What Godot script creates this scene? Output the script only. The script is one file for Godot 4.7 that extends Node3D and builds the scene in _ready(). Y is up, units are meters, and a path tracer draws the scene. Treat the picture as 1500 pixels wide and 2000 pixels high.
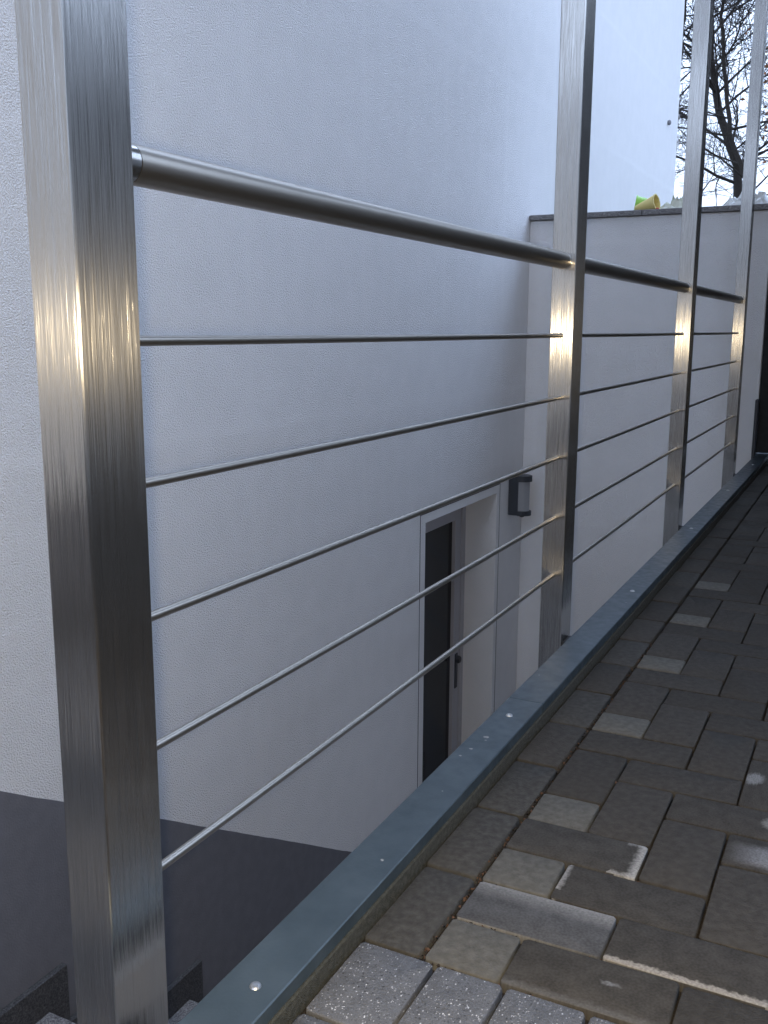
extends Node3D
# Dusk view along a stainless steel railing beside a sunken stair, paving on the right.
# Axes: fence runs along -z at x = 0, house to the left (x < 0), paving to the right; y = 0 is the top of the paving.

const HOUSE_X := -1.398      # rendered face of the house
const WALL_Z := -5.53        # near face of the garden wall that closes the sunken yard
const YARD_Y := -2.36        # floor of the sunken yard
const POST_W := 0.0628       # post, across the fence
const POST_D := 0.0889       # post, along the fence
const POST_Z := [0.0, -1.735, -3.468, -5.225]
const ROD_Y := [0.7612, 0.6014, 0.4434, 0.2826, 0.1244]
const HANDRAIL_Y := 0.9475
const MODULE := 0.1          # paving grid
const PAVE_X := 0.2565
const PAVE_Z := -0.267

var M := {}
var used := {}

# ------------------------------------------------------------------ helpers
func numbered(called: String) -> String:
	if not used.has(called):
		used[called] = 0
		return called
	used[called] += 1
	return "%s_%03d" % [called, used[called]]

func thing(called: String, label: String, category: String, at := Vector3.ZERO, group := "") -> Node3D:
	var o := Node3D.new()
	o.name = numbered(called)
	add_child(o)
	o.position = at
	o.set_meta("label", label)
	o.set_meta("category", category)
	if group:
		o.set_meta("group", group)
	return o

func part(called: String, mesh: Mesh, mat: Material, parent: Node, at := Vector3.ZERO, label := "") -> MeshInstance3D:
	var o := MeshInstance3D.new()
	o.name = called
	o.mesh = mesh
	o.material_override = mat
	parent.add_child(o, true)
	o.position = at
	if label:
		o.set_meta("label", label)
	return o

func structure(called: String, mesh: Mesh, mat: Material) -> MeshInstance3D:
	var o := part(numbered(called), mesh, mat, self)
	o.set_meta("kind", "structure")
	return o

func surf() -> SurfaceTool:
	var st := SurfaceTool.new()
	st.begin(Mesh.PRIMITIVE_TRIANGLES)
	return st

func tri(st: SurfaceTool, a: Vector3, b: Vector3, c: Vector3, n: Vector3, ua := Vector2.ZERO, ub := Vector2.ZERO, uc := Vector2.ZERO) -> void:
	if (b - a).cross(c - a).dot(n) > 0.0:
		var t := b; b = c; c = t
		var u := ub; ub = uc; uc = u
	st.set_normal(n); st.set_uv(ua); st.add_vertex(a)
	st.set_normal(n); st.set_uv(ub); st.add_vertex(b)
	st.set_normal(n); st.set_uv(uc); st.add_vertex(c)

func quad(st: SurfaceTool, a: Vector3, b: Vector3, c: Vector3, d: Vector3, n: Vector3) -> void:
	tri(st, a, b, c, n, Vector2(0, 0), Vector2(1, 0), Vector2(1, 1))
	tri(st, a, c, d, n, Vector2(0, 0), Vector2(1, 1), Vector2(0, 1))

func flat(st: SurfaceTool, a: Vector3, b: Vector3, c: Vector3, d: Vector3, toward: Vector3) -> void:
	var n := (b - a).cross(c - a).normalized()
	if n.dot(toward) < 0.0:
		n = -n
	quad(st, a, b, c, d, n)

func box(st: SurfaceTool, lo: Vector3, hi: Vector3) -> void:
	var p := func(i: int) -> Vector3: return Vector3(hi.x if i & 1 else lo.x, hi.y if i & 2 else lo.y, hi.z if i & 4 else lo.z)
	quad(st, p.call(0), p.call(2), p.call(6), p.call(4), Vector3.LEFT)
	quad(st, p.call(1), p.call(3), p.call(7), p.call(5), Vector3.RIGHT)
	quad(st, p.call(0), p.call(1), p.call(5), p.call(4), Vector3.DOWN)
	quad(st, p.call(2), p.call(3), p.call(7), p.call(6), Vector3.UP)
	quad(st, p.call(0), p.call(1), p.call(3), p.call(2), Vector3.FORWARD)
	quad(st, p.call(4), p.call(5), p.call(7), p.call(6), Vector3.BACK)

# box with all edges chamfered
func bevel_box(st: SurfaceTool, lo: Vector3, hi: Vector3, b: float) -> void:
	var c := (lo + hi) * 0.5
	var h := (hi - lo) * 0.5
	var axes := [Vector3.RIGHT, Vector3.UP, Vector3.BACK]
	for a in 3:
		for s in [-1.0, 1.0]:
			var n: Vector3 = axes[a] * s
			var u: Vector3 = axes[(a + 1) % 3]
			var v: Vector3 = axes[(a + 2) % 3]
			var hu: float = h[(a + 1) % 3] - b
			var hv: float = h[(a + 2) % 3] - b
			var o: Vector3 = c + n * h[a]
			quad(st, o - u * hu - v * hv, o + u * hu - v * hv, o + u * hu + v * hv, o - u * hu + v * hv, n)
	for a in 3:
		var u: Vector3 = axes[(a + 1) % 3]
		var v: Vector3 = axes[(a + 2) % 3]
		var w: Vector3 = axes[a] * (h[a] - b)
		for s in [-1.0, 1.0]:
			for t in [-1.0, 1.0]:
				var p1: Vector3 = c + u * s * h[(a + 1) % 3] + v * t * (h[(a + 2) % 3] - b)
				var p2: Vector3 = c + u * s * (h[(a + 1) % 3] - b) + v * t * h[(a + 2) % 3]
				quad(st, p1 - w, p1 + w, p2 + w, p2 - w, (u * s + v * t).normalized())
	for i in 8:
		var s := Vector3(1 if i & 1 else -1, 1 if i & 2 else -1, 1 if i & 4 else -1)
		var q := c + Vector3(s.x * h.x, s.y * h.y, s.z * h.z)
		var k := s * b
		tri(st, q - Vector3(0, k.y, k.z), q - Vector3(k.x, 0, k.z), q - Vector3(k.x, k.y, 0), s.normalized())

func boxmesh(lo: Vector3, hi: Vector3, b := 0.0) -> ArrayMesh:
	var st := surf()
	if b > 0.0:
		bevel_box(st, lo, hi, b)
	else:
		box(st, lo, hi)
	return st.commit()

# upright rounded rectangular tube; u runs round the section and v upwards, in metres
func post_mesh(w: float, d: float, r: float, y0: float, y1: float) -> ArrayMesh:
	var st := surf()
	var pts := []
	var nor := []
	var per := []
	var corner := [Vector2(w / 2 - r, d / 2 - r), Vector2(-w / 2 + r, d / 2 - r), Vector2(-w / 2 + r, -d / 2 + r), Vector2(w / 2 - r, -d / 2 + r)]
	for k in 4:
		for s in 7:
			var a := (k + s / 6.0) * PI / 2
			pts.append(corner[k] + Vector2(cos(a), sin(a)) * r)
			nor.append(Vector2(cos(a), sin(a)))
	var run := 0.0
	for i in pts.size() + 1:
		per.append(run)
		run += (pts[(i + 1) % pts.size()] - pts[i % pts.size()]).length()
	var n := pts.size()
	for i in n:
		var j := (i + 1) % n
		var a := Vector3(pts[i].x, y0, pts[i].y)
		var b := Vector3(pts[j].x, y0, pts[j].y)
		var na := Vector3(nor[i].x, 0, nor[i].y)
		var nb := Vector3(nor[j].x, 0, nor[j].y)
		var up := Vector3(0, y1 - y0, 0)
		var v := [[a, na, Vector2(per[i], y0)], [b, nb, Vector2(per[i + 1], y0)], [b + up, nb, Vector2(per[i + 1], y1)], [a + up, na, Vector2(per[i], y1)]]
		for o in ([0, 1, 2, 0, 2, 3] if (b - a).cross(up).dot(na + nb) < 0.0 else [0, 2, 1, 0, 3, 2]):
			st.set_normal(v[o][1]); st.set_uv(v[o][2]); st.add_vertex(v[o][0])
		tri(st, a + up, b + up, Vector3(0, y1, 0), Vector3.UP)
		tri(st, a, b, Vector3(0, y0, 0), Vector3.DOWN)
	st.generate_tangents()
	return st.commit()

# tube through points with a radius at each
func tube(st: SurfaceTool, path: Array, radius: Array, sides: int, capped := true) -> void:
	var rings := []
	var side := Vector3.ZERO
	for i in path.size():
		var t: Vector3 = (path[mini(i + 1, path.size() - 1)] - path[maxi(i - 1, 0)]).normalized()
		if side == Vector3.ZERO:
			side = t.cross(Vector3.UP if absf(t.y) < 0.9 else Vector3.RIGHT).normalized()
		side = (side - t * side.dot(t)).normalized()
		var other := t.cross(side)
		var ring := []
		for s in sides:
			var a := TAU * s / sides
			ring.append([path[i] + (side * cos(a) + other * sin(a)) * radius[i], side * cos(a) + other * sin(a)])
		rings.append(ring)
	for i in path.size() - 1:
		for s in sides:
			var a = rings[i][s]; var b = rings[i][(s + 1) % sides]; var c = rings[i + 1][(s + 1) % sides]; var d = rings[i + 1][s]
			var order := [a, b, c, a, c, d]
			if (b[0] - a[0]).cross(c[0] - a[0]).dot(a[1] + b[1]) > 0.0:
				order = [a, c, b, a, d, c]
			for q in order:
				st.set_normal(q[1]); st.set_uv(Vector2(0, 0)); st.add_vertex(q[0])
	if capped:
		for e in [0, path.size() - 1]:
			var n: Vector3 = (path[0] - path[1]).normalized() if e == 0 else (path[e] - path[e - 1]).normalized()
			for s in sides:
				tri(st, rings[e][s][0], rings[e][(s + 1) % sides][0], path[e], n)

func tubemesh(path: Array, r: float, sides := 16) -> ArrayMesh:
	var st := surf()
	var rr := []
	for p in path:
		rr.append(r)
	tube(st, path, rr, sides)
	return st.commit()

# profile of (radius, height) turned about y
func lathe(st: SurfaceTool, prof: Array, sides: int, at := Transform3D()) -> void:
	for i in prof.size() - 1:
		var p: Vector2 = prof[i]
		var q: Vector2 = prof[i + 1]
		var nn := Vector2(q.y - p.y, -(q.x - p.x)).normalized()
		for s in sides:
			var a := TAU * s / sides
			var b := TAU * (s + 1) / sides
			var da := Vector3(cos(a), 0, sin(a)); var db := Vector3(cos(b), 0, sin(b))
			var n := at.basis * ((da + db).normalized() * nn.x + Vector3.UP * nn.y)
			var A := at * (da * p.x + Vector3.UP * p.y); var B := at * (db * p.x + Vector3.UP * p.y)
			var C := at * (db * q.x + Vector3.UP * q.y); var D := at * (da * q.x + Vector3.UP * q.y)
			quad(st, A, B, C, D, n.normalized())

# ------------------------------------------------------------------ materials
func noise_tex(freq: float, lo: Color, hi: Color, sd: int, size := 512, oct := 4, kind := FastNoiseLite.TYPE_SIMPLEX_SMOOTH, a := 0.0, b := 1.0) -> NoiseTexture2D:
	var t := NoiseTexture2D.new()
	var n := FastNoiseLite.new()
	n.noise_type = kind
	n.frequency = freq
	n.fractal_octaves = oct
	n.seed = sd
	t.noise = n
	t.width = size
	t.height = size
	t.seamless = true
	var g := Gradient.new()
	g.set_color(0, lo); g.set_color(1, hi)
	g.set_offset(0, a); g.set_offset(1, b)
	t.color_ramp = g
	return t

func lin(r: float, g: float, b: float) -> Color:
	return Color(r, g, b).linear_to_srgb()

func rough(albedo: Texture2D, roughness: float, scale: float, bump: Texture2D = null, bump_cm := 0.0, tint := Color.WHITE) -> StandardMaterial3D:
	var m := StandardMaterial3D.new()
	m.albedo_color = tint
	m.albedo_texture = albedo
	m.roughness = roughness
	m.uv1_triplanar = true
	m.uv1_world_triplanar = true
	m.uv1_scale = Vector3.ONE * scale
	if bump:
		m.heightmap_enabled = true
		m.heightmap_texture = bump
		m.heightmap_scale = bump_cm
	return m

func plain(c: Color, roughness: float, metal := 0.0) -> StandardMaterial3D:
	var m := StandardMaterial3D.new()
	m.albedo_color = c
	m.roughness = roughness
	m.metallic = metal
	return m

func brushed() -> StandardMaterial3D:
	# fine grinding marks run along v: each is a shallow scratch whose sides lean left or right,
	# so that what the steel mirrors is smeared sideways but stays sharp in height
	var rng := RandomNumberGenerator.new()
	rng.seed = 11
	var w := 1024
	var h := 512
	var lean := PackedFloat32Array()
	var nod := PackedFloat32Array()
	lean.resize(w * h)
	nod.resize(w * h)
	for x in w:
		var y := 0
		while y < h:
			var l := rng.randi_range(10, 140)
			var k := rng.randfn(0.0, 1.0)
			var k2 := rng.randfn(0.0, 1.0)
			for q in l:
				var e := sin(PI * (q + 0.5) / l)
				lean[((y + q) % h) * w + x] += k * e
				nod[((y + q) % h) * w + x] += k2 * e
			y += int(l * 0.6)
	var rgh := Image.create(w, h, false, Image.FORMAT_RGB8)
	var nrm := Image.create(w, h, false, Image.FORMAT_RGB8)
	for y in h:
		for x in w:
			var nx := clampf(0.25 * lean[y * w + x], -0.7, 0.7)
			var ny := 0.007 * nod[y * w + x]
			rgh.set_pixel(x, y, Color(1, 1, 1) * clampf(0.88 + 0.04 * nod[y * w + x], 0.7, 1.0))
			nrm.set_pixel(x, y, Color(0.5 + 0.5 * nx, 0.5 + 0.5 * ny, 0.5 + 0.5 * sqrt(1.0 - nx * nx - ny * ny)))
	var m := StandardMaterial3D.new()
	m.albedo_color = lin(0.50, 0.485, 0.46)
	m.metallic = 1.0
	m.roughness = 0.26
	m.roughness_texture = ImageTexture.create_from_image(rgh)
	m.normal_enabled = true
	m.normal_texture = ImageTexture.create_from_image(nrm)
	m.normal_scale = 1.0
	m.anisotropy_enabled = true
	m.anisotropy = 1.0
	m.uv1_scale = Vector3(7.0, 1.6, 1)
	return m

func make_materials() -> void:
	var grit := noise_tex(0.13, Color(0, 0, 0), Color(1, 1, 1), 3, 1024, 4)
	var fine := noise_tex(0.2, Color(0, 0, 0), Color(1, 1, 1), 5, 512, 2)
	M.plaster = rough(noise_tex(0.01, lin(0.76, 0.77, 0.79), lin(0.80, 0.805, 0.825), 1, 512, 6), 0.95, 1.1, grit, 0.45)
	M.plinth = rough(noise_tex(0.02, lin(0.135, 0.138, 0.16), lin(0.165, 0.168, 0.19), 2, 512, 5), 0.75, 1.3, fine, 0.06)
	M.granite = rough(noise_tex(0.16, lin(0.05, 0.05, 0.055), lin(0.36, 0.355, 0.36), 4, 512, 3, FastNoiseLite.TYPE_VALUE, 0.2, 0.8), 0.55, 4.0, fine, 0.03)
	M.dark_granite = rough(noise_tex(0.16, lin(0.02, 0.02, 0.023), lin(0.11, 0.108, 0.112), 14, 512, 3, FastNoiseLite.TYPE_VALUE, 0.2, 0.8), 0.6, 4.0, fine, 0.03)
	M.steel = brushed()
	M.tube_steel = plain(lin(0.37, 0.335, 0.29), 0.36, 1.0)
	M.polished = plain(lin(0.5, 0.48, 0.45), 0.22, 1.0)
	M.screw = plain(lin(0.5, 0.5, 0.5), 0.38, 1.0)
	M.cover = rough(noise_tex(0.012, lin(0.036, 0.054, 0.068), lin(0.060, 0.083, 0.101), 7, 512, 6), 0.34, 1.7)
	M.cover.metallic = 0.25
	M.cover.roughness = 0.5
	M.cover.roughness_texture = noise_tex(0.035, Color(0.55, 0.55, 0.55), Color(1, 1, 1), 41, 512, 6)
	M.cover.heightmap_enabled = true
	M.cover.heightmap_texture = fine
	M.cover.heightmap_scale = 0.008
	M.dropping = rough(noise_tex(0.1, lin(0.2, 0.21, 0.22), lin(0.36, 0.37, 0.38), 8, 128, 3), 0.9, 20.0)
	M.concrete = rough(noise_tex(0.06, lin(0.02, 0.022, 0.018), lin(0.075, 0.076, 0.066), 9, 512, 5), 0.95, 3.0, grit, 0.2)
	M.retaining = rough(noise_tex(0.03, lin(0.72, 0.72, 0.72), lin(0.78, 0.78, 0.78), 10, 256, 5), 0.95, 1.1, grit, 0.3)
	M.soil = rough(noise_tex(0.08, lin(0.008, 0.006, 0.005), lin(0.042, 0.030, 0.022), 12, 512, 4), 1.0, 4.0, grit, 0.5)
	var pav_bump := noise_tex(0.13, Color(0, 0, 0), Color(1, 1, 1), 13, 512, 4)
	M.paver = []
	var tones := [[0.046, 0.0425, 0.0385], [0.049, 0.0453, 0.0410], [0.044, 0.0407, 0.0370], [0.052, 0.0480, 0.0434]]
	for k in 4:
		var t: Array = tones[k]
		M.paver.append(rough(noise_tex(0.035, lin(t[0] * 0.72, t[1] * 0.72, t[2] * 0.72), lin(t[0] * 1.28, t[1] * 1.28, t[2] * 1.28), 20 + k, 512, 6), 0.9, 3.0, pav_bump, 0.14))
	M.paver_edge = rough(noise_tex(0.04, lin(0.036, 0.0345, 0.032), lin(0.078, 0.075, 0.070), 26, 512, 6), 0.92, 3.0, pav_bump, 0.14)
	M.paver_light = rough(noise_tex(0.04, lin(0.07, 0.067, 0.060), lin(0.122, 0.117, 0.105), 27, 512, 6), 0.92, 3.0, pav_bump, 0.12)
	M.paver_grain = rough(speckle_tex(), 0.55, 2.6, noise_tex(0.2, Color(0, 0, 0), Color(1, 1, 1), 29, 512, 3), 0.13)
	for m in M.paver + [M.paver_edge, M.paver_light]:
		m.metallic_specular = 0.22
	M.frame = plain(lin(0.42, 0.42, 0.46), 0.45)
	M.glass = plain(lin(0.012, 0.014, 0.018), 0.08)
	M.glass.metallic_specular = 0.3
	M.dark_metal = plain(lin(0.035, 0.04, 0.05), 0.5)
	M.lamp_glass = plain(lin(0.3, 0.31, 0.33), 0.35)
	M.bark = rough(noise_tex(0.05, lin(0.018, 0.014, 0.012), lin(0.06, 0.048, 0.04), 30, 256, 4), 0.95, 3.0)
	M.leaf = plain(lin(0.19, 0.075, 0.03), 0.8)
	M.neighbour = rough(noise_tex(0.03, lin(0.22, 0.22, 0.22), lin(0.3, 0.3, 0.3), 35, 256, 5), 0.9, 1.0)
	M.yard = rough(noise_tex(0.06, lin(0.3, 0.3, 0.3), lin(0.45, 0.45, 0.45), 36, 256, 5), 0.9, 1.0)
	M.soffit = rough(noise_tex(0.03, lin(0.10, 0.09, 0.08), lin(0.15, 0.135, 0.12), 34, 256, 5), 0.8, 1.0)
	M.black = rough(noise_tex(0.05, lin(0.012, 0.012, 0.013), lin(0.022, 0.022, 0.024), 31, 256, 4), 0.9, 2.0)
	M.lawn = rough(noise_tex(0.08, lin(0.03, 0.045, 0.02), lin(0.07, 0.08, 0.04), 32, 256, 5), 1.0, 0.8)
	M.asphalt = rough(noise_tex(0.1, lin(0.04, 0.038, 0.036), lin(0.07, 0.068, 0.065), 33, 256, 4), 0.95, 1.0)

# grey granular concrete with pale and dark chips
func speckle_tex() -> ImageTexture:
	var rng := RandomNumberGenerator.new()
	rng.seed = 77
	var n := FastNoiseLite.new()
	n.seed = 5; n.frequency = 0.03; n.fractal_octaves = 4
	var im := Image.create(512, 512, false, Image.FORMAT_RGB8)
	for y in 512:
		for x in 512:
			var k := 0.095 * (1.0 + 0.25 * n.get_noise_2d(x, y) + rng.randf_range(-0.35, 0.35))
			im.set_pixel(x, y, lin(k, k, k * 1.04))
	for i in 5200:
		var white := rng.randf() < 0.5
		var k := rng.randf_range(0.3, 0.62) if white else rng.randf_range(0.02, 0.05)
		var x := rng.randi_range(1, 509)
		var y := rng.randi_range(1, 509)
		im.fill_rect(Rect2i(x, y, rng.randi_range(1, 2 if white else 3), rng.randi_range(1, 3)), lin(k, k, k * 1.02))
	return ImageTexture.create_from_image(im)

# stone with white lime bloom at given places: mask(u, v) in 0..1 over the top face
func bloom_material(sd: int, base: Vector3, white: Vector3, mask: Callable) -> StandardMaterial3D:
	var w := 256
	var h := 128
	var im := Image.create(w, h, false, Image.FORMAT_RGB8)
	var n := FastNoiseLite.new()
	n.seed = sd; n.frequency = 0.02; n.fractal_octaves = 5
	var g := FastNoiseLite.new()
	g.seed = sd + 1; g.frequency = 0.15; g.fractal_octaves = 3
	for y in h:
		for x in w:
			var b := base * (1.0 + 0.3 * n.get_noise_2d(x, y) + 0.3 * g.get_noise_2d(x, y))
			var k: float = clampf(mask.call((x + 0.5) / w + 0.02 * n.get_noise_2d(x * 3, y * 3), (y + 0.5) / h + 0.05 * n.get_noise_2d(x * 3 + 500, y * 3)) * (0.95 + 0.4 * g.get_noise_2d(x + 90, y)), 0.0, 1.0)
			var c := b.lerp(white * (1.0 + 0.3 * g.get_noise_2d(y, x)), k)
			im.set_pixel(x, y, lin(c.x, c.y, c.z))
	var m := StandardMaterial3D.new()
	m.albedo_texture = ImageTexture.create_from_image(im)
	m.roughness = 0.92
	m.metallic_specular = 0.22
	return m

# ------------------------------------------------------------------ builders
func build_house() -> void:
	var house := thing("house", "white rendered house wall with dark sloping plinth along the sunken stair", "house", Vector3(HOUSE_X, YARD_Y, 0))
	var off := -house.position
	var st := surf()
	var z0 := 6.0; var z1 := -10.27; var da := -3.935; var db := -5.04; var dt := -0.25; var y0 := YARD_Y - 0.3; var y1 := 6.5
	var X := HOUSE_X; var back := -1.68
	var pl := func(za: float, zb: float, ya: float, yb: float) -> void:
		quad(st, Vector3(X, ya, za), Vector3(X, ya, zb), Vector3(X, yb, zb), Vector3(X, yb, za), Vector3.RIGHT)
	pl.call(z0, da, y0, y1)
	pl.call(da, db, dt, y1)
	pl.call(db, z1, y0, y1)
	quad(st, Vector3(X, y0, da), Vector3(back, y0, da), Vector3(back, dt, da), Vector3(X, dt, da), Vector3.FORWARD)
	quad(st, Vector3(X, y0, db), Vector3(back, y0, db), Vector3(back, dt, db), Vector3(X, dt, db), Vector3.BACK)
	quad(st, Vector3(X, dt, da), Vector3(back, dt, da), Vector3(back, dt, db), Vector3(X, dt, db), Vector3.DOWN)
	quad(st, Vector3(back, y0, da + 0.1), Vector3(back, y0, db - 0.1), Vector3(back, dt + 0.1, db - 0.1), Vector3(back, dt + 0.1, da + 0.1), Vector3.RIGHT)
	quad(st, Vector3(X, y0, z1), Vector3(X - 8, y0, z1), Vector3(X - 8, y1, z1), Vector3(X, y1, z1), Vector3.FORWARD)
	quad(st, Vector3(X, y0, z0), Vector3(X - 8, y0, z0), Vector3(X - 8, y1, z0), Vector3(X, y1, z0), Vector3.BACK)
	quad(st, Vector3(X - 8, y0, z0), Vector3(X - 8, y0, z1), Vector3(X - 8, y1, z1), Vector3(X - 8, y1, z0), Vector3.LEFT)
	quad(st, Vector3(X, y1, z0), Vector3(X - 8, y1, z0), Vector3(X - 8, y1, z1), Vector3(X, y1, z1), Vector3.UP)
	part("wall", st.commit(), M.plaster, house, off)
	# dark plinth, its top follows the stair, 6 mm proud of the render
	var pst := surf()
	var zs := [6.0, 0.4]
	while zs[-1] > -3.80:
		zs.append(zs[-1] - 0.025)
	zs.append(-3.84)
	var hand := FastNoiseLite.new()   # the edge was masked and painted by hand
	hand.seed = 8; hand.frequency = 6.0; hand.fractal_octaves = 3
	var top := func(z: float) -> float: return clampf(-0.506 + 0.606 * (z + 1.044), -1.80, 0.34) + 0.003 * hand.get_noise_1d(z)
	for i in zs.size() - 1:
		var za: float = zs[i]; var zb: float = zs[i + 1]
		var a := Vector3(X + 0.006, y0, za); var b := Vector3(X + 0.006, y0, zb)
		var c := Vector3(X + 0.006, top.call(zb), zb); var d := Vector3(X + 0.006, top.call(za), za)
		quad(pst, a, b, c, d, Vector3.RIGHT)
		flat(pst, d, c, c - Vector3(0.01, 0, 0), d - Vector3(0.01, 0, 0), Vector3.UP)
	part("plinth", pst.commit(), M.plinth, house, off, "dark grey painted plinth with a sloping top edge")
	# plaster stop beads beside the door, each with a narrow shadow gap
	for z in [-3.868, -5.095]:
		var g := surf()
		box(g, Vector3(X - 0.004, y0, z - 0.003), Vector3(X + 0.001, -0.2, z + 0.003))
		part("joint_strip", g.commit(), M.dark_metal, house, off)
	var gs := surf()
	box(gs, Vector3(X - 0.004, -0.2, -5.098), Vector3(X + 0.001, -0.194, -3.865))
	part("joint_strip", gs.commit(), M.dark_metal, house, off)
	# door
	var door := Node3D.new()
	door.name = "door"
	house.add_child(door, true)
	door.position = off
	var dx := -1.62
	var f := surf()
	bevel_box(f, Vector3(dx - 0.04, y0, -4.03), Vector3(dx + 0.012, dt + 0.02, -3.93), 0.003)
	bevel_box(f, Vector3(dx - 0.04, y0, -5.06), Vector3(dx + 0.012, dt + 0.02, -4.985), 0.003)
	bevel_box(f, Vector3(dx - 0.04, dt - 0.075, -4.987), Vector3(dx + 0.0115, dt + 0.02, -4.028), 0.003)
	part("door_frame", f.commit(), M.frame, door)
	var lf := surf()
	bevel_box(lf, Vector3(dx - 0.045, y0, -4.14), Vector3(dx + 0.006, dt - 0.08, -4.036), 0.003)
	bevel_box(lf, Vector3(dx - 0.045, y0, -4.979), Vector3(dx + 0.006, dt - 0.08, -4.885), 0.003)
	bevel_box(lf, Vector3(dx - 0.045, dt - 0.17, -4.887), Vector3(dx + 0.0055, dt - 0.081, -4.138), 0.003)
	bevel_box(lf, Vector3(dx - 0.045, y0, -4.887), Vector3(dx + 0.0055, YARD_Y + 0.2, -4.138), 0.003)
	part("door_leaf", lf.commit(), M.frame, door)
	part("glass_pane", boxmesh(Vector3(dx - 0.03, YARD_Y + 0.19, -4.89), Vector3(dx - 0.018, dt - 0.16, -4.13)), M.glass, door)
	var hd := surf()
	bevel_box(hd, Vector3(dx + 0.006, -1.56, -4.945), Vector3(dx + 0.014, -1.32, -4.905), 0.003)
	lathe(hd, [Vector2(0.0, 0.03), Vector2(0.02, 0.028), Vector2(0.026, 0.018), Vector2(0.026, 0.0)], 14, Transform3D(Basis(Vector3.BACK, -PI / 2), Vector3(dx + 0.012, -1.36, -4.925)))
	part("door_handle", hd.commit(), M.dark_metal, door)
	# small fitting high on the far end of the wall
	var v := surf()
	lathe(v, [Vector2(0.0, 0.035), Vector2(0.018, 0.03), Vector2(0.026, 0.02), Vector2(0.022, 0.0)], 12, Transform3D(Basis(Vector3.BACK, -PI / 2), Vector3(X, 2.83, -9.75)))
	part("wall_fitting", v.commit(), plain(lin(0.2, 0.2, 0.22), 0.5), house, off, "small round grey fitting near the far corner")

func build_lamp() -> void:
	var at := Vector3(HOUSE_X, -0.43, -5.31)
	var l := thing("wall_lamp", "dark grey wall lamp with frosted glass beside the sunken door", "lamp", at)
	part("back_plate", boxmesh(Vector3(0, 0, -0.055), Vector3(0.066, 0.265, 0.055), 0.004), M.dark_metal, l)
	var dshape := func(y0: float, y1: float, r: float, x0: float) -> ArrayMesh:
		var st := surf()
		var n := 12
		for i in n:
			var a := -PI / 2 + PI * i / n; var b := -PI / 2 + PI * (i + 1) / n
			var A := Vector3(x0 + cos(a) * r * 1.25, 0, sin(a) * r); var B := Vector3(x0 + cos(b) * r * 1.25, 0, sin(b) * r)
			quad(st, A + Vector3.UP * y0, B + Vector3.UP * y0, B + Vector3.UP * y1, A + Vector3.UP * y1, Vector3(cos((a + b) / 2), 0, sin((a + b) / 2)))
			tri(st, A + Vector3.UP * y1, B + Vector3.UP * y1, Vector3(x0, y1, 0), Vector3.UP)
			tri(st, A + Vector3.UP * y0, B + Vector3.UP * y0, Vector3(x0, y0, 0), Vector3.DOWN)
		return st.commit()
	part("glass_shade", dshape.call(0.03, 0.225, 0.048, 0.067), M.lamp_glass, l)
	part("cap", dshape.call(0.226, 0.264, 0.06, 0.0665), M.dark_metal, l)
	part("cap", dshape.call(0.0, 0.029, 0.06, 0.0665), M.dark_metal, l)
	var s := surf()
	lathe(s, [Vector2(0.0, -0.016), Vector2(0.014, -0.014), Vector2(0.018, 0.0)], 12, Transform3D(Basis(), Vector3(0.08, 0.0, 0)))
	part("motion_sensor", s.commit(), M.dark_metal, l)

func build_garden_wall() -> void:
	var g := thing("garden_wall", "white rendered wall with granite coping closing the sunken yard", "wall", Vector3(-0.65, YARD_Y, WALL_Z - 0.12))
	var off := -g.position
	part("wall_body", boxmesh(Vector3(HOUSE_X + 0.001, YARD_Y - 0.3, WALL_Z - 0.24), Vector3(0.078, 1.468, WALL_Z), 0.004), M.plaster, g, off)
	var x := HOUSE_X + 0.002
	for w in [0.72, 0.78]:
		var e := minf(x + w, 0.1)
		part("coping_slab", boxmesh(Vector3(x, 1.470, WALL_Z - 0.27), Vector3(e, 1.503, WALL_Z + 0.025), 0.003), M.granite, g, off)
		x = e + 0.003
	part("corner_plinth", boxmesh(Vector3(0.062, 0.0, WALL_Z - 0.242), Vector3(0.086, 0.37, WALL_Z + 0.03), 0.008), M.dark_metal, g, off, "dark plinth piece at the foot of the wall end")

func build_stairs() -> void:
	var s := thing("staircase", "granite stair going down along the house wall into the yard", "stairs", Vector3(-0.65, YARD_Y, -1.0))
	var off := -s.position
	var rise := 0.202
	var run := 0.328
	# nosing of the tread at y = -1.27 lies at z = -1.14
	for k in range(-6, 5):
		var y := -1.262 - rise * k
		var z := -1.14 - run * k
		part("tread", boxmesh(Vector3(HOUSE_X + 0.03, y - 0.03, z), Vector3(0.05, y, z + run + 0.02), 0.002), M.granite, s, off)
		part("riser", boxmesh(Vector3(HOUSE_X + 0.03, y - rise - 0.001, z + 0.015), Vector3(0.05, y - 0.0305, z + 0.3)), M.granite, s, off)
		part("skirting", boxmesh(Vector3(HOUSE_X + 0.008, y - 0.18, z - 0.082), Vector3(HOUSE_X + 0.0295, y + 0.108, z + run - 0.0825), 0.0015), M.dark_granite, s, off)

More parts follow.
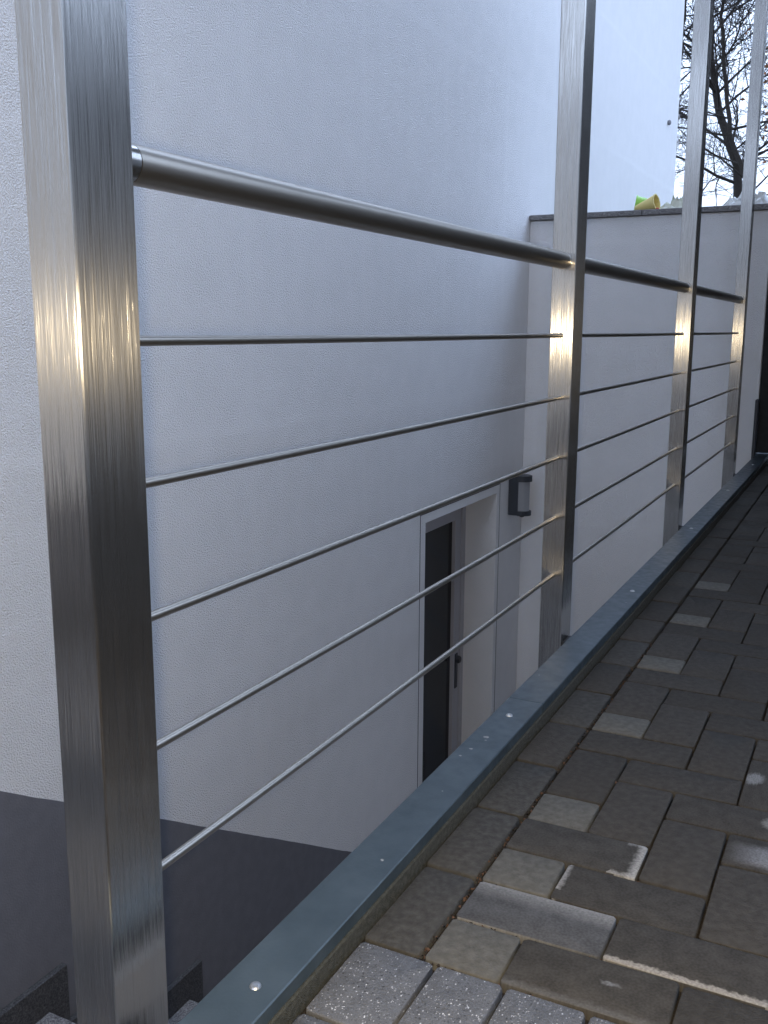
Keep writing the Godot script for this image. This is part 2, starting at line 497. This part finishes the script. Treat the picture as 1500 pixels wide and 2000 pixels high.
func build_retaining() -> void:
	var r := thing("retaining_wall", "mossy concrete wall edge under the grey metal cover strip", "wall", Vector3(0.12, YARD_Y, -2.0))
	var off := -r.position
	part("concrete_wall", boxmesh(Vector3(0.095, YARD_Y - 0.3, WALL_Z - 1.0), Vector3(0.164, 0.016, 1.6), 0.002), M.concrete, r, off)
	part("render_coat", boxmesh(Vector3(0.07, YARD_Y - 0.3, WALL_Z + 0.001), Vector3(0.0945, 0.0, 1.6)), M.retaining, r, off)
	# folded metal cover, in lengths
	var c := thing("cover_strip", "blue grey metal cover strip along the foot of the railing", "metal strip", Vector3(0.125, 0.0165, -2.0))
	off = -c.position
	var cuts := [1.6, -1.058, -3.30, WALL_Z - 0.75]
	for i in 3:
		part("cover_sheet", boxmesh(Vector3(0.0883, 0.0165, cuts[i + 1] + 0.0008), Vector3(0.1617, 0.0377, cuts[i] - 0.0008), 0.0016), M.cover, c, off)
	var hs := surf()
	lathe(hs, [Vector2(0.0, 0.0035), Vector2(0.003, 0.0034), Vector2(0.006, 0.002), Vector2(0.0072, 0.0)], 16)
	var head := hs.commit()
	for p in [[0.13, -0.086], [0.122, -0.968], [0.129, -1.997], [0.126, -3.0], [0.126, -4.0], [0.126, -5.0], [0.127, 0.85]]:
		part("screw", head, M.screw, c, Vector3(p[0], 0.0377, p[1]) + off)
	var rng := RandomNumberGenerator.new()
	rng.seed = 4
	for p in [[0.138, -0.39, 0.0028], [0.118, -0.852, 0.005], [0.112, -0.792, 0.0035], [0.1225, -0.838, 0.0022], [0.106, -0.757, 0.003], [0.14, -1.87, 0.004], [0.131, -0.62, 0.0018], [0.104, -1.21, 0.002]]:
		var d := surf()
		var k := 9
		for i in k:
			var a := TAU * i / k; var b := TAU * (i + 1) / k
			var ra: float = p[2] * (0.6 + 0.5 * absf(sin(i * 2.3 + p[1] * 9))); var rb: float = p[2] * (0.6 + 0.5 * absf(sin(((i + 1) % k) * 2.3 + p[1] * 9)))
			tri(d, Vector3(cos(a) * ra, 0, sin(a) * ra), Vector3(cos(b) * rb, 0, sin(b) * rb), Vector3(0, 0.0012, 0), Vector3.UP)
		part("dirt_speck", d.commit(), M.dropping, c, Vector3(p[0], 0.0378, p[1]) + off)

func build_railing() -> void:
	var f := thing("railing", "brushed stainless steel railing with square posts and five thin rods", "railing", Vector3(0, -0.25, 0))
	var off := Vector3(0, 0.25, 0)
	var pm := post_mesh(POST_W, POST_D, 0.0035, -0.25, 3.1)
	for z in POST_Z:
		var p := part("post", pm, M.steel, f, Vector3(-POST_W / 2, 0, z - POST_D / 2) + off)
		part("bracket", boxmesh(Vector3(POST_W / 2 - 0.001, -0.2, -0.03), Vector3(POST_W / 2 + 0.0695, -0.06, 0.03), 0.002), M.dark_metal, p)
	for b in 3:
		var za: float = POST_Z[b] - POST_D
		var zb: float = POST_Z[b + 1]
		for y in ROD_Y:
			var path := []
			for k in 9:
				var t := k / 8.0
				path.append(Vector3(-POST_W / 2, y - 0.0012 * 4.0 * t * (1 - t), lerpf(za + 0.002, zb - 0.002, t)))
			part("rod", tubemesh(path, 0.0058), M.tube_steel, f, off)
		var h := part("handrail", tubemesh([Vector3(-POST_W / 2, HANDRAIL_Y, za - 0.026), Vector3(-POST_W / 2, HANDRAIL_Y, zb + 0.016)], 0.0213, 40), M.tube_steel, f, off)
		part("sleeve", tubemesh([Vector3(-POST_W / 2, HANDRAIL_Y, za + 0.001), Vector3(-POST_W / 2, HANDRAIL_Y, za - 0.0245)], 0.0215, 40), M.polished, h)
		part("sleeve", tubemesh([Vector3(-POST_W / 2, HANDRAIL_Y, zb + 0.0145), Vector3(-POST_W / 2, HANDRAIL_Y, zb - 0.001)], 0.0205, 40), M.polished, h)

func paver_mesh(lx: float, lz: float, sd: int, with_uv := false) -> ArrayMesh:
	# worn edges: two chamfer steps and slightly uneven corners
	var st := surf()
	var rng := RandomNumberGenerator.new()
	rng.seed = sd
	var rings := []
	for r in [[0.0, -0.05], [0.0, -0.0018], [0.0006, -0.0005], [0.002, 0.0]]:
		var ring := []
		var hx: float = lx / 2 - r[0]; var hz: float = lz / 2 - r[0]
		var c := 0.004
		for q in [Vector2(hx, hz - c), Vector2(hx - c, hz), Vector2(-hx + c, hz), Vector2(-hx, hz - c), Vector2(-hx, -hz + c), Vector2(-hx + c, -hz), Vector2(hx - c, -hz), Vector2(hx, -hz + c)]:
			ring.append(Vector3(q.x + rng.randf_range(-0.0009, 0.0009), r[1], q.y + rng.randf_range(-0.0009, 0.0009)))
		rings.append(ring)
	var uv := func(p: Vector3) -> Vector2: return Vector2(p.x / lx + 0.5, p.z / lz + 0.5)
	st.set_smooth_group(1)
	for r in 3:
		for i in 8:
			var j := (i + 1) % 8
			for o in [[rings[r][i], rings[r + 1][j], rings[r][j]], [rings[r][i], rings[r + 1][i], rings[r + 1][j]]]:
				var t: Array = o
				var n: Vector3 = (t[1] - t[0]).cross(t[2] - t[0])
				var out: Vector3 = t[0] + Vector3(0, 0.02, 0)
				if n.dot(out) > 0.0:
					t = [t[0], t[2], t[1]]
				for v in t:
					st.set_uv(uv.call(v)); st.add_vertex(v)
	for i in 8:
		var t := [rings[3][i], rings[3][(i + 1) % 8], Vector3.ZERO]
		if (t[1] - t[0]).cross(t[2] - t[0]).y > 0.0:
			t = [t[1], t[0], t[2]]
		for v in t:
			st.set_uv(uv.call(v)); st.add_vertex(v)
	st.generate_normals()
	return st.commit()

func build_paving() -> void:
	var pave := Node3D.new()
	pave.name = "paving"
	add_child(pave)
	pave.set_meta("kind", "structure")
	var bed := surf()
	quad(bed, Vector3(0.1645, -0.0135, 4.0), Vector3(3.6, -0.0135, 4.0), Vector3(3.6, -0.0135, -9.0), Vector3(0.1645, -0.0135, -9.0), Vector3.UP)
	part("joint_bed", bed.commit(), M.soil, pave)
	var rng := RandomNumberGenerator.new()
	rng.seed = 21
	var gap := 0.0043
	var long := []
	var square := []
	var tall := []
	for k in 5:
		long.append(paver_mesh(0.2 - gap, 0.1 - gap, 100 + k))
		tall.append(paver_mesh(0.1 - gap, 0.2 - gap, 120 + k))
		square.append(paver_mesh(0.1 - gap, 0.1 - gap, 140 + k))
	var rest := surf()
	var special := {}
	# lime bloom copied from the photograph, u runs to the right and v towards the viewer
	var dark := Vector3(0.047, 0.0435, 0.0395)
	special["h0_1"] = bloom_material(51, Vector3(0.068, 0.068, 0.07), Vector3(0.19, 0.185, 0.18), func(u, v): return clampf(1.25 - v * 3.2, 0, 1) * (0.7 + 0.3 * u) + (0.9 if v < 0.07 else 0.0))
	special["h2_1"] = bloom_material(52, dark, Vector3(0.24, 0.225, 0.205), func(u, v): return clampf((v - 0.88) / 0.05, 0, 1) * 0.95)
	special["h0_3"] = bloom_material(53, Vector3(0.049, 0.0458, 0.042), Vector3(0.28, 0.27, 0.255), func(u, v): return clampf((u - 0.92) / 0.05, 0, 1) * 0.9 + (0.6 * clampf((v - 0.88) / 0.08, 0, 1) if u > 0.8 else 0.0) + (0.6 * clampf((0.1 - v) / 0.08, 0, 1) if u > 0.85 else 0.0))
	special["h1_2"] = bloom_material(54, dark, Vector3(0.24, 0.23, 0.22), func(u, v): return clampf((0.05 - u) / 0.03, 0, 1) * 0.9 if v < 0.75 else 0.0)
	special["h3_4"] = bloom_material(55, dark, Vector3(0.17, 0.17, 0.18), func(u, v): return clampf(1.6 - absf(u - 0.45) * 3.6, 0, 1) * clampf(1.9 - absf(v - 0.55) * 5.0, 0, 1))
	special["h2_5"] = bloom_material(56, dark, Vector3(0.19, 0.18, 0.165), func(u, v): return clampf((0.2 - Vector2((u - 0.80) * 2.2, (v - 0.42) * 0.8).length()) / 0.12, 0, 0.8))
	special["v3_6"] = bloom_material(57, dark, Vector3(0.2, 0.2, 0.2), func(u, v): return clampf((0.2 - Vector2(u - 0.14 + 0.25 * (v - 0.42), (v - 0.42) * 1.3).length()) / 0.12, 0, 0.8))
	special["h1_0"] = bloom_material(58, Vector3(0.048, 0.044, 0.039), Vector3(0.16, 0.16, 0.16), func(u, v): return clampf((0.09 - Vector2((u - 0.62) * 1.3, (v - 0.42) * 1.6).length()) / 0.07, 0, 0.8) + 0.3 * clampf((v - 0.85) / 0.1, 0, 1))
	var put := func(i: int, j: int, w: int, d: int, light := false) -> void:
		var key := ("h%d_%d" if w == 2 else "v%d_%d" if d == 2 else "s%d_%d") % [i, j]
		var near: bool = i < 8 and j >= 0 and j <= 56
		var list: Array = long if w == 2 else tall if d == 2 else square
		var mesh: ArrayMesh = list[rng.randi() % 5]
		var at := Vector3(PAVE_X + (i + w * 0.5) * MODULE, rng.randf_range(-0.0012, 0.0008), PAVE_Z - (j + d * 0.5) * MODULE)
		var tilt := Basis.from_euler(Vector3(rng.randf_range(-0.006, 0.006), rng.randf_range(-0.006, 0.006), rng.randf_range(-0.006, 0.006)))
		if near:
			var mat: Material = M.paver_light if light else M.paver[rng.randi() % 4]
			if special.has(key):
				mat = special[key]
			var o := part("paver", mesh, mat, pave, at)
			o.basis = tilt
		else:
			rest.append_from(mesh, 0, Transform3D(tilt, at))
	for j in range(-14, 84):
		for i in range(0, 32):
			var k := posmod(i + j + 1, 4)
			if j < 0 and i < 8:
				continue
			if i < 3 and j < 3 and [i, j] in [[0, 1], [1, 1], [0, 2], [1, 0], [2, 0], [0, 0]]:
				continue
			if k == 0:
				put.call(i, j, 2, 1)
			elif k == 1 and i == 0:
				put.call(i, j, 1, 1, j < 22)
			elif k == 2:
				put.call(i, j, 1, 2)
	put.call(0, 1, 2, 1)
	put.call(0, 2, 1, 1, true)
	put.call(0, 0, 1, 1, true)
	put.call(1, 0, 2, 1)
	# edging course along the wall
	var edge_mesh := [paver_mesh(0.0785, 0.193, 160), paver_mesh(0.0785, 0.193, 161), paver_mesh(0.0785, 0.193, 162)]
	for k in 29:
		var o := part("edge_paver", edge_mesh[k % 3], M.paver_edge if k < 3 or rng.randf() < 0.35 else M.paver[k % 4], pave, Vector3(0.2105 + rng.randf_range(-0.001, 0.001), rng.randf_range(-0.002, 0.0), PAVE_Z - 0.1 - 0.2 * k))
		o.rotation.y = rng.randf_range(-0.006, 0.006)
	# paler granular stones nearest the viewer
	for r in 2:
		var xs := [0.171, 0.278, 0.369, 0.470, 0.570, 0.670, 0.770, 0.870, 0.970, 1.06]
		for i in xs.size() - 1:
			var zc := -0.1905 + 0.149 * r
			part("granular_paver", paver_mesh(xs[i + 1] - xs[i] - 0.006, 0.1425, 180 + i + r * 20), M.paver_grain, pave, Vector3((xs[i] + xs[i + 1]) / 2, rng.randf_range(0.0, 0.0025), zc))
	var far := part("far_pavers", rest.commit(), M.paver[1], pave)
	far.set_meta("kind", "stuff")
	# crumbs of soil, moss and leaf litter caught in the joints
	var litter := surf()
	var bits := surf()
	for n in 900:
		var along := rng.randf() < 0.55
		var p: Vector3
		var zz := -0.1 - 1.6 * pow(rng.randf(), 1.4)
		if along:
			p = Vector3(0.2535 + rng.randfn(0, 0.0035), -0.004, zz)
		else:
			var jj := roundf((zz - PAVE_Z) / MODULE)
			p = Vector3(rng.randf_range(0.25, 0.46), -0.004, PAVE_Z + jj * MODULE + rng.randfn(0, 0.0022))
		var s := rng.randf_range(0.0012, 0.0036)
		var b := Basis.from_euler(Vector3(rng.randf() * TAU, rng.randf() * TAU, rng.randf() * TAU))
		var st := litter if rng.randf() < 0.6 else bits
		var q := [b * Vector3(s, 0, 0), b * Vector3(-s * 0.5, 0, s * 0.87), b * Vector3(-s * 0.5, 0, -s * 0.87), b * Vector3(0, s, 0)]
		for t in [[0, 1, 2], [0, 1, 3], [1, 2, 3], [0, 2, 3]]:
			var c: Vector3 = (q[t[0]] + q[t[1]] + q[t[2]]) / 3.0
			tri(st, p + q[t[0]], p + q[t[1]], p + q[t[2]], (c if c.length() > 0.0001 else Vector3.UP).normalized())
	part("leaf_litter", bits.commit(), plain(lin(0.075, 0.038, 0.02), 0.9), pave).set_meta("kind", "stuff")
	part("joint_soil", litter.commit(), M.soil, pave).set_meta("kind", "stuff")

func build_canopy() -> void:
	# the tall posts carry a roof over the walk; it lies above the picture but shades the paving
	var c := thing("canopy_roof", "flat roof over the paved walk, carried by the steel posts", "roof", Vector3(1.2, 3.1, -1.85))
	part("soffit_board", boxmesh(Vector3(-1.27, 0.12, -3.6), Vector3(0.3, 0.18, 3.85), 0.004), M.soffit, c)
	part("edge_beam", boxmesh(Vector3(-1.27, 0.001, -3.6), Vector3(-1.19, 0.119, 3.85), 0.004), M.dark_metal, c)
	part("edge_beam", boxmesh(Vector3(0.2, 0.001, -3.6), Vector3(0.3, 0.119, 3.85), 0.004), M.dark_metal, c)
	for z in [3.6, 0.1, -3.4]:
		part("support_post", boxmesh(Vector3(0.21, -3.1, z - 0.05), Vector3(0.29, 0.0, z + 0.05), 0.004), M.dark_metal, c)

func build_side() -> void:
	# what the sides of the posts mirror: a neighbour's wall on the right and a dark shed at the end of the walk
	var n := thing("neighbour_house", "low grey house beyond the paved walk on the right", "house", Vector3(5.0, -0.06, -1.0))
	part("wall", boxmesh(Vector3(0, 0, -10.0), Vector3(6.0, 3.1, 9.0), 0.005), M.neighbour, n)
	var bk := thing("garage", "grey garage behind the viewer's end of the paved walk", "garage", Vector3(2.6, -0.06, 5.5))
	part("wall", boxmesh(Vector3(-1.9, 0, -1.0), Vector3(2.2, 3.0, 4.0), 0.005), M.neighbour, bk)
	var d := thing("dark_gate", "tall black gate panel closing the paved walk beside the white wall", "gate", Vector3(0.8, 0.0, WALL_Z - 0.002))
	part("gate_leaf", boxmesh(Vector3(-0.7195, 0.045, -0.04), Vector3(0.02, 2.9, 0.0), 0.004), M.black, d)
	part("gate_leaf", boxmesh(Vector3(0.025, 0.03, -0.03), Vector3(0.68, 2.9, 0.0), 0.004), M.black, d)
	var h := thing("side_screen", "dark timber screen along the right side of the paved walk", "screen", Vector3(1.55, 0.0, -4.0))
	for k in 17:
		part("board", boxmesh(Vector3(-0.012, 0.06 + k * 0.165, -1.55), Vector3(0.012, 0.22 + k * 0.165, 1.3), 0.003), M.black, h)

func build_ground() -> void:
	var st := surf()
	quad(st, Vector3(0.17, -0.06, 120), Vector3(160, -0.06, 120), Vector3(160, -0.06, -160), Vector3(0.17, -0.06, -160), Vector3.UP)
	quad(st, Vector3(-160, -0.06, 120), Vector3(0.17, -0.06, 120), Vector3(0.17, -0.06, 1.2), Vector3(-160, -0.06, 1.2), Vector3.UP)
	structure("ground", st.commit(), M.asphalt)
	var y := surf()
	quad(y, Vector3(HOUSE_X - 0.3, YARD_Y, 1.5), Vector3(0.1, YARD_Y, 1.5), Vector3(0.1, YARD_Y, WALL_Z), Vector3(HOUSE_X - 0.3, YARD_Y, WALL_Z), Vector3.UP)
	structure("yard_floor", y.commit(), M.yard)
	var t := surf()
	var gz := WALL_Z - 0.242
	quad(t, Vector3(-160, 1.40, gz), Vector3(0.03, 1.40, gz), Vector3(0.03, 1.40, -160), Vector3(-160, 1.40, -160), Vector3.UP)
	structure("terrace_lawn", t.commit(), M.lawn)

func build_terrace_edge() -> void:
	var s := thing("dark_side_wall", "black wall panel behind the end of the white garden wall", "wall", Vector3(0.05, 0, -7.5))
	part("panel", boxmesh(Vector3(-0.015, -0.06, -2.5), Vector3(0.02, 1.44, 1.70), 0.004), M.black, s)

func branch(st: SurfaceTool, rng: RandomNumberGenerator, at: Vector3, dir: Vector3, length: float, r: float, depth: int) -> void:
	var path := [at]
	var rad := [r]
	var d := dir.normalized()
	var n := 5
	for i in n:
		d = (d + Vector3(rng.randfn(0, 0.13), rng.randfn(0.03, 0.10), rng.randfn(0, 0.13))).normalized()
		path.append(path[-1] + d * length / n)
		rad.append(maxf(r * (1.0 - 0.7 * (i + 1) / n), 0.003))
	tube(st, path, rad, 5 if depth > 1 else 3, false)
	if depth == 0:
		return
	var kids := 12 if depth > 1 else 8
	for k in kids:
		var t := rng.randf_range(0.15, 1.0) * n
		var i := mini(int(t), n - 1)
		var p: Vector3 = (path[i] as Vector3).lerp(path[i + 1], t - i)
		var out := Vector3(rng.randfn(0, 1), rng.randfn(0, 0.7), rng.randfn(0, 1)).normalized()
		branch(st, rng, p, (d * 0.8 + out * 0.8), length * rng.randf_range(0.38, 0.62), maxf(rad[i] * 0.5, 0.0045), depth - 1)

func build_tree(label: String, pts: Array, r0: float, r1: float, sd: int, limbs: int, leafy := 0, low := 0.25) -> void:
	var base: Vector3 = pts[0]
	var t := thing("bare_tree", label, "tree", base, "trees behind the garden wall")
	var rng := RandomNumberGenerator.new()
	rng.seed = sd
	var c := Curve3D.new()
	for i in pts.size():
		c.add_point(pts[i] - base)
	var path := []
	var rad := []
	for i in 25:
		path.append(c.sample_baked(c.get_baked_length() * i / 24.0, true) + Vector3(rng.randfn(0, 0.01), 0, rng.randfn(0, 0.01)))
		rad.append(lerpf(r0, r1, i / 24.0))
	var st := surf()
	tube(st, path, rad, 10)
	part("trunk", st.commit(), M.bark, t)
	var cr := surf()
	var tips := []
	for k in limbs:
		var f := lerpf(low, 1.0, (k + rng.randf()) / limbs)
		var i := mini(int(f * 24), 23)
		var a := rng.randf() * TAU
		var dir := Vector3(cos(a), rng.randf_range(0.15, 0.9), sin(a))
		branch(cr, rng, path[i], dir, rng.randf_range(1.3, 2.4), rad[i] * 0.4, 2)
		tips.append(path[i] + dir.normalized() * 1.2)
	part("crown", cr.commit(), M.bark, t)
	if leafy:
		var lf := surf()
		for n in leafy:
			var p: Vector3 = tips[rng.randi() % tips.size()] + Vector3(rng.randfn(0, 0.3), rng.randfn(0, 0.3), rng.randfn(0, 0.3))
			var b := Basis.from_euler(Vector3(rng.randf() * TAU, rng.randf() * TAU, rng.randf() * TAU))
			var s := rng.randf_range(0.03, 0.055)
			tri(lf, p + b * Vector3(s, 0, 0), p + b * Vector3(0, 0, s * 0.5), p + b * Vector3(-s, 0, 0), b.y)
			tri(lf, p + b * Vector3(s, 0, 0), p + b * Vector3(0, 0, -s * 0.5), p + b * Vector3(-s, 0, 0), b.y)
		var o := part("brown_leaves", lf.commit(), M.leaf, t)
		o.set_meta("kind", "stuff")

func crumple(w: float, h: float, d: float, sd: int) -> ArrayMesh:
	var n := FastNoiseLite.new()
	n.seed = sd; n.frequency = 9.0; n.fractal_octaves = 3; n.noise_type = FastNoiseLite.TYPE_SIMPLEX
	var st := surf()
	var N := 18
	var P := func(i: int, j: int) -> Vector3:
		var u := i / float(N) * 2 - 1; var v := j / float(N) * 2 - 1
		var k := maxf(0.0, 1.0 - u * u * 0.9 - v * v * 0.9)
		return Vector3(u * w / 2, maxf(0.0, h * k * (0.75 + 0.9 * n.get_noise_2d(u * w, v * d + sd))), v * d / 2)
	for i in N:
		for j in N:
			var a: Vector3 = P.call(i, j); var b: Vector3 = P.call(i + 1, j); var c: Vector3 = P.call(i + 1, j + 1); var e: Vector3 = P.call(i, j + 1)
			flat(st, a, b, c, e, Vector3.UP)
	quad(st, Vector3(-w / 2, -0.0005, -d / 2), Vector3(w / 2, -0.0005, -d / 2), Vector3(w / 2, -0.0005, d / 2), Vector3(-w / 2, -0.0005, d / 2), Vector3.DOWN)
	return st.commit()

func build_coping_things() -> void:
	var y := 1.5035
	var g := thing("green_bucket", "small bright green plastic bucket lying on the granite coping", "bucket", Vector3(-0.715, y, WALL_Z - 0.13))
	var st := surf()
	lathe(st, [Vector2(0.0, 0.0), Vector2(0.026, 0.0), Vector2(0.034, 0.06), Vector2(0.037, 0.06), Vector2(0.037, 0.066), Vector2(0.032, 0.066), Vector2(0.024, 0.004), Vector2(0.0, 0.004)], 24, Transform3D(Basis(Vector3(0.25, 0, 1).normalized(), 1.42), Vector3(0.055, 0.0465, -0.035)).scaled_local(Vector3(1.28, 1.5, 1.28)))
	part("bucket_body", st.commit(), plain(lin(0.33, 0.66, 0.14), 0.5), g)
	var ye := thing("yellow_cone", "yellow plastic cone lying on the granite coping beside the green bucket", "toy", Vector3(-0.665, y, WALL_Z - 0.075))
	var sc := surf()
	# hollow cone on its side, wide mouth to the right
	lathe(sc, [Vector2(0.0, 0.0), Vector2(0.009, 0.001), Vector2(0.013, 0.006), Vector2(0.026, 0.08), Vector2(0.036, 0.135), Vector2(0.039, 0.136), Vector2(0.039, 0.141), Vector2(0.034, 0.141), Vector2(0.011, 0.01), Vector2(0.0, 0.01)], 28, Transform3D(Basis(Vector3.UP, -0.25) * Basis(Vector3.BACK, -PI / 2 + 0.195), Vector3(-0.075, 0.018, 0.0)).scaled_local(Vector3(1.35, 1.05, 1.2)))
	part("cone_body", sc.commit(), plain(lin(0.74, 0.62, 0.24), 0.5), ye)
	part("red_tip", boxmesh(Vector3(0.06, 0.0, 0.05), Vector3(0.085, 0.012, 0.062), 0.003), plain(lin(0.55, 0.08, 0.04), 0.5), ye)
	var sheet := plain(lin(0.62, 0.64, 0.55), 0.4)
	var s := thing("plastic_sheet", "pale crumpled plastic sheet right of the yellow piece on the coping", "sheet", Vector3(-0.49, y + 0.001, WALL_Z - 0.14), "crumpled sheets on the coping")
	part("sheet", crumple(0.26, 0.075, 0.16, 3), sheet, s)
	var s2 := thing("plastic_sheet", "white crumpled plastic sheet on the coping by the last posts", "sheet", Vector3(-0.06, y + 0.001, WALL_Z - 0.13), "crumpled sheets on the coping")
	part("sheet", crumple(0.36, 0.075, 0.17, 8), plain(lin(0.7, 0.7, 0.68), 0.45), s2)

func _ready() -> void:
	var cam := Camera3D.new()
	cam.name = "camera"
	cam.position = Vector3(0.702, 0.775, 0.728)
	cam.rotation_order = EULER_ORDER_YXZ
	cam.rotation_degrees = Vector3(-10.701, 26.752, 0.239)
	cam.fov = 55.78
	cam.near = 0.02
	cam.far = 500.0
	add_child(cam)
	cam.current = true

	var sky_mat := ProceduralSkyMaterial.new()
	sky_mat.sky_top_color = Color(0.805, 0.905, 1.065)
	sky_mat.sky_horizon_color = Color(0.40, 0.43, 0.48)
	sky_mat.sky_curve = 0.7
	sky_mat.ground_horizon_color = Color(0.25, 0.25, 0.26)
	sky_mat.ground_bottom_color = Color(0.12, 0.12, 0.12)
	sky_mat.sun_angle_max = 1.0
	var sky := Sky.new()
	sky.sky_material = sky_mat
	var env := Environment.new()
	env.background_mode = Environment.BG_SKY
	env.sky = sky
	env.tonemap_mode = Environment.TONE_MAPPER_LINEAR
	env.tonemap_exposure = 7.0
	env.sdfgi_enabled = true
	env.ssao_enabled = true
	env.ssil_enabled = true
	var we := WorldEnvironment.new()
	we.name = "world"
	we.environment = env
	add_child(we)

	# last glow of the day: a weak, very soft light from high on the left
	var sun := DirectionalLight3D.new()
	sun.name = "dusk_glow"
	sun.light_energy = 0.04
	sun.light_color = Color(0.92, 0.94, 1.0)
	sun.light_angular_distance = 40.0
	sun.rotation_degrees = Vector3(-60, 40, 0)
	sun.shadow_enabled = true
	add_child(sun)

	# the phone's flash LED beside the lens: its warm glint lies at eye height on every brushed post,
	# and the posts and rods throw its narrow shadows on the house wall
	var flash := OmniLight3D.new()
	flash.name = "phone_flash"
	flash.light_energy = 0.30
	flash.light_color = Color(1.0, 0.91, 0.75)
	flash.light_size = 0.004
	flash.omni_range = 20.0
	flash.omni_attenuation = 2.0
	flash.shadow_enabled = true
	flash.position = cam.position + cam.basis * Vector3(-0.014, -0.006, 0.0)
	add_child(flash)

	make_materials()
	build_ground()
	build_paving()
	build_house()
	build_garden_wall()
	build_stairs()
	build_retaining()
	build_terrace_edge()
	build_railing()
	build_canopy()
	build_side()
	build_lamp()
	build_coping_things()
	build_tree("bare tree with the dark trunk between the two last posts", [Vector3(-1.60, 1.40, -18), Vector3(-1.767, 3.0, -18), Vector3(-1.80, 3.6, -18), Vector3(-1.964, 4.0, -18), Vector3(-2.116, 4.365, -18), Vector3(-2.296, 5.14, -18), Vector3(-2.46, 6.4, -18), Vector3(-2.5, 9.0, -18)], 0.095, 0.025, 61, 34)
	build_tree("thin bare tree leaning across the dark trunk", [Vector3(-1.2, 1.40, -17.4), Vector3(-1.62, 3.4, -17.6), Vector3(-1.93, 4.1, -17.7), Vector3(-2.2, 6.0, -17.7), Vector3(-2.0, 8.0, -17.7)], 0.055, 0.018, 62, 22)
	build_tree("bare tree twigs at the far corner of the house", [Vector3(-3.6, 1.40, -20), Vector3(-3.5, 3.5, -20), Vector3(-3.3, 6.0, -20), Vector3(-3.2, 9.0, -20)], 0.08, 0.02, 63, 30, 0, 0.1)
	build_tree("tree with rusty brown leaves at the right edge", [Vector3(0.3, 1.40, -16), Vector3(0.25, 3.0, -16), Vector3(0.3, 5.0, -16), Vector3(0.2, 7.5, -16)], 0.07, 0.02, 64, 22, 2200, 0.1)
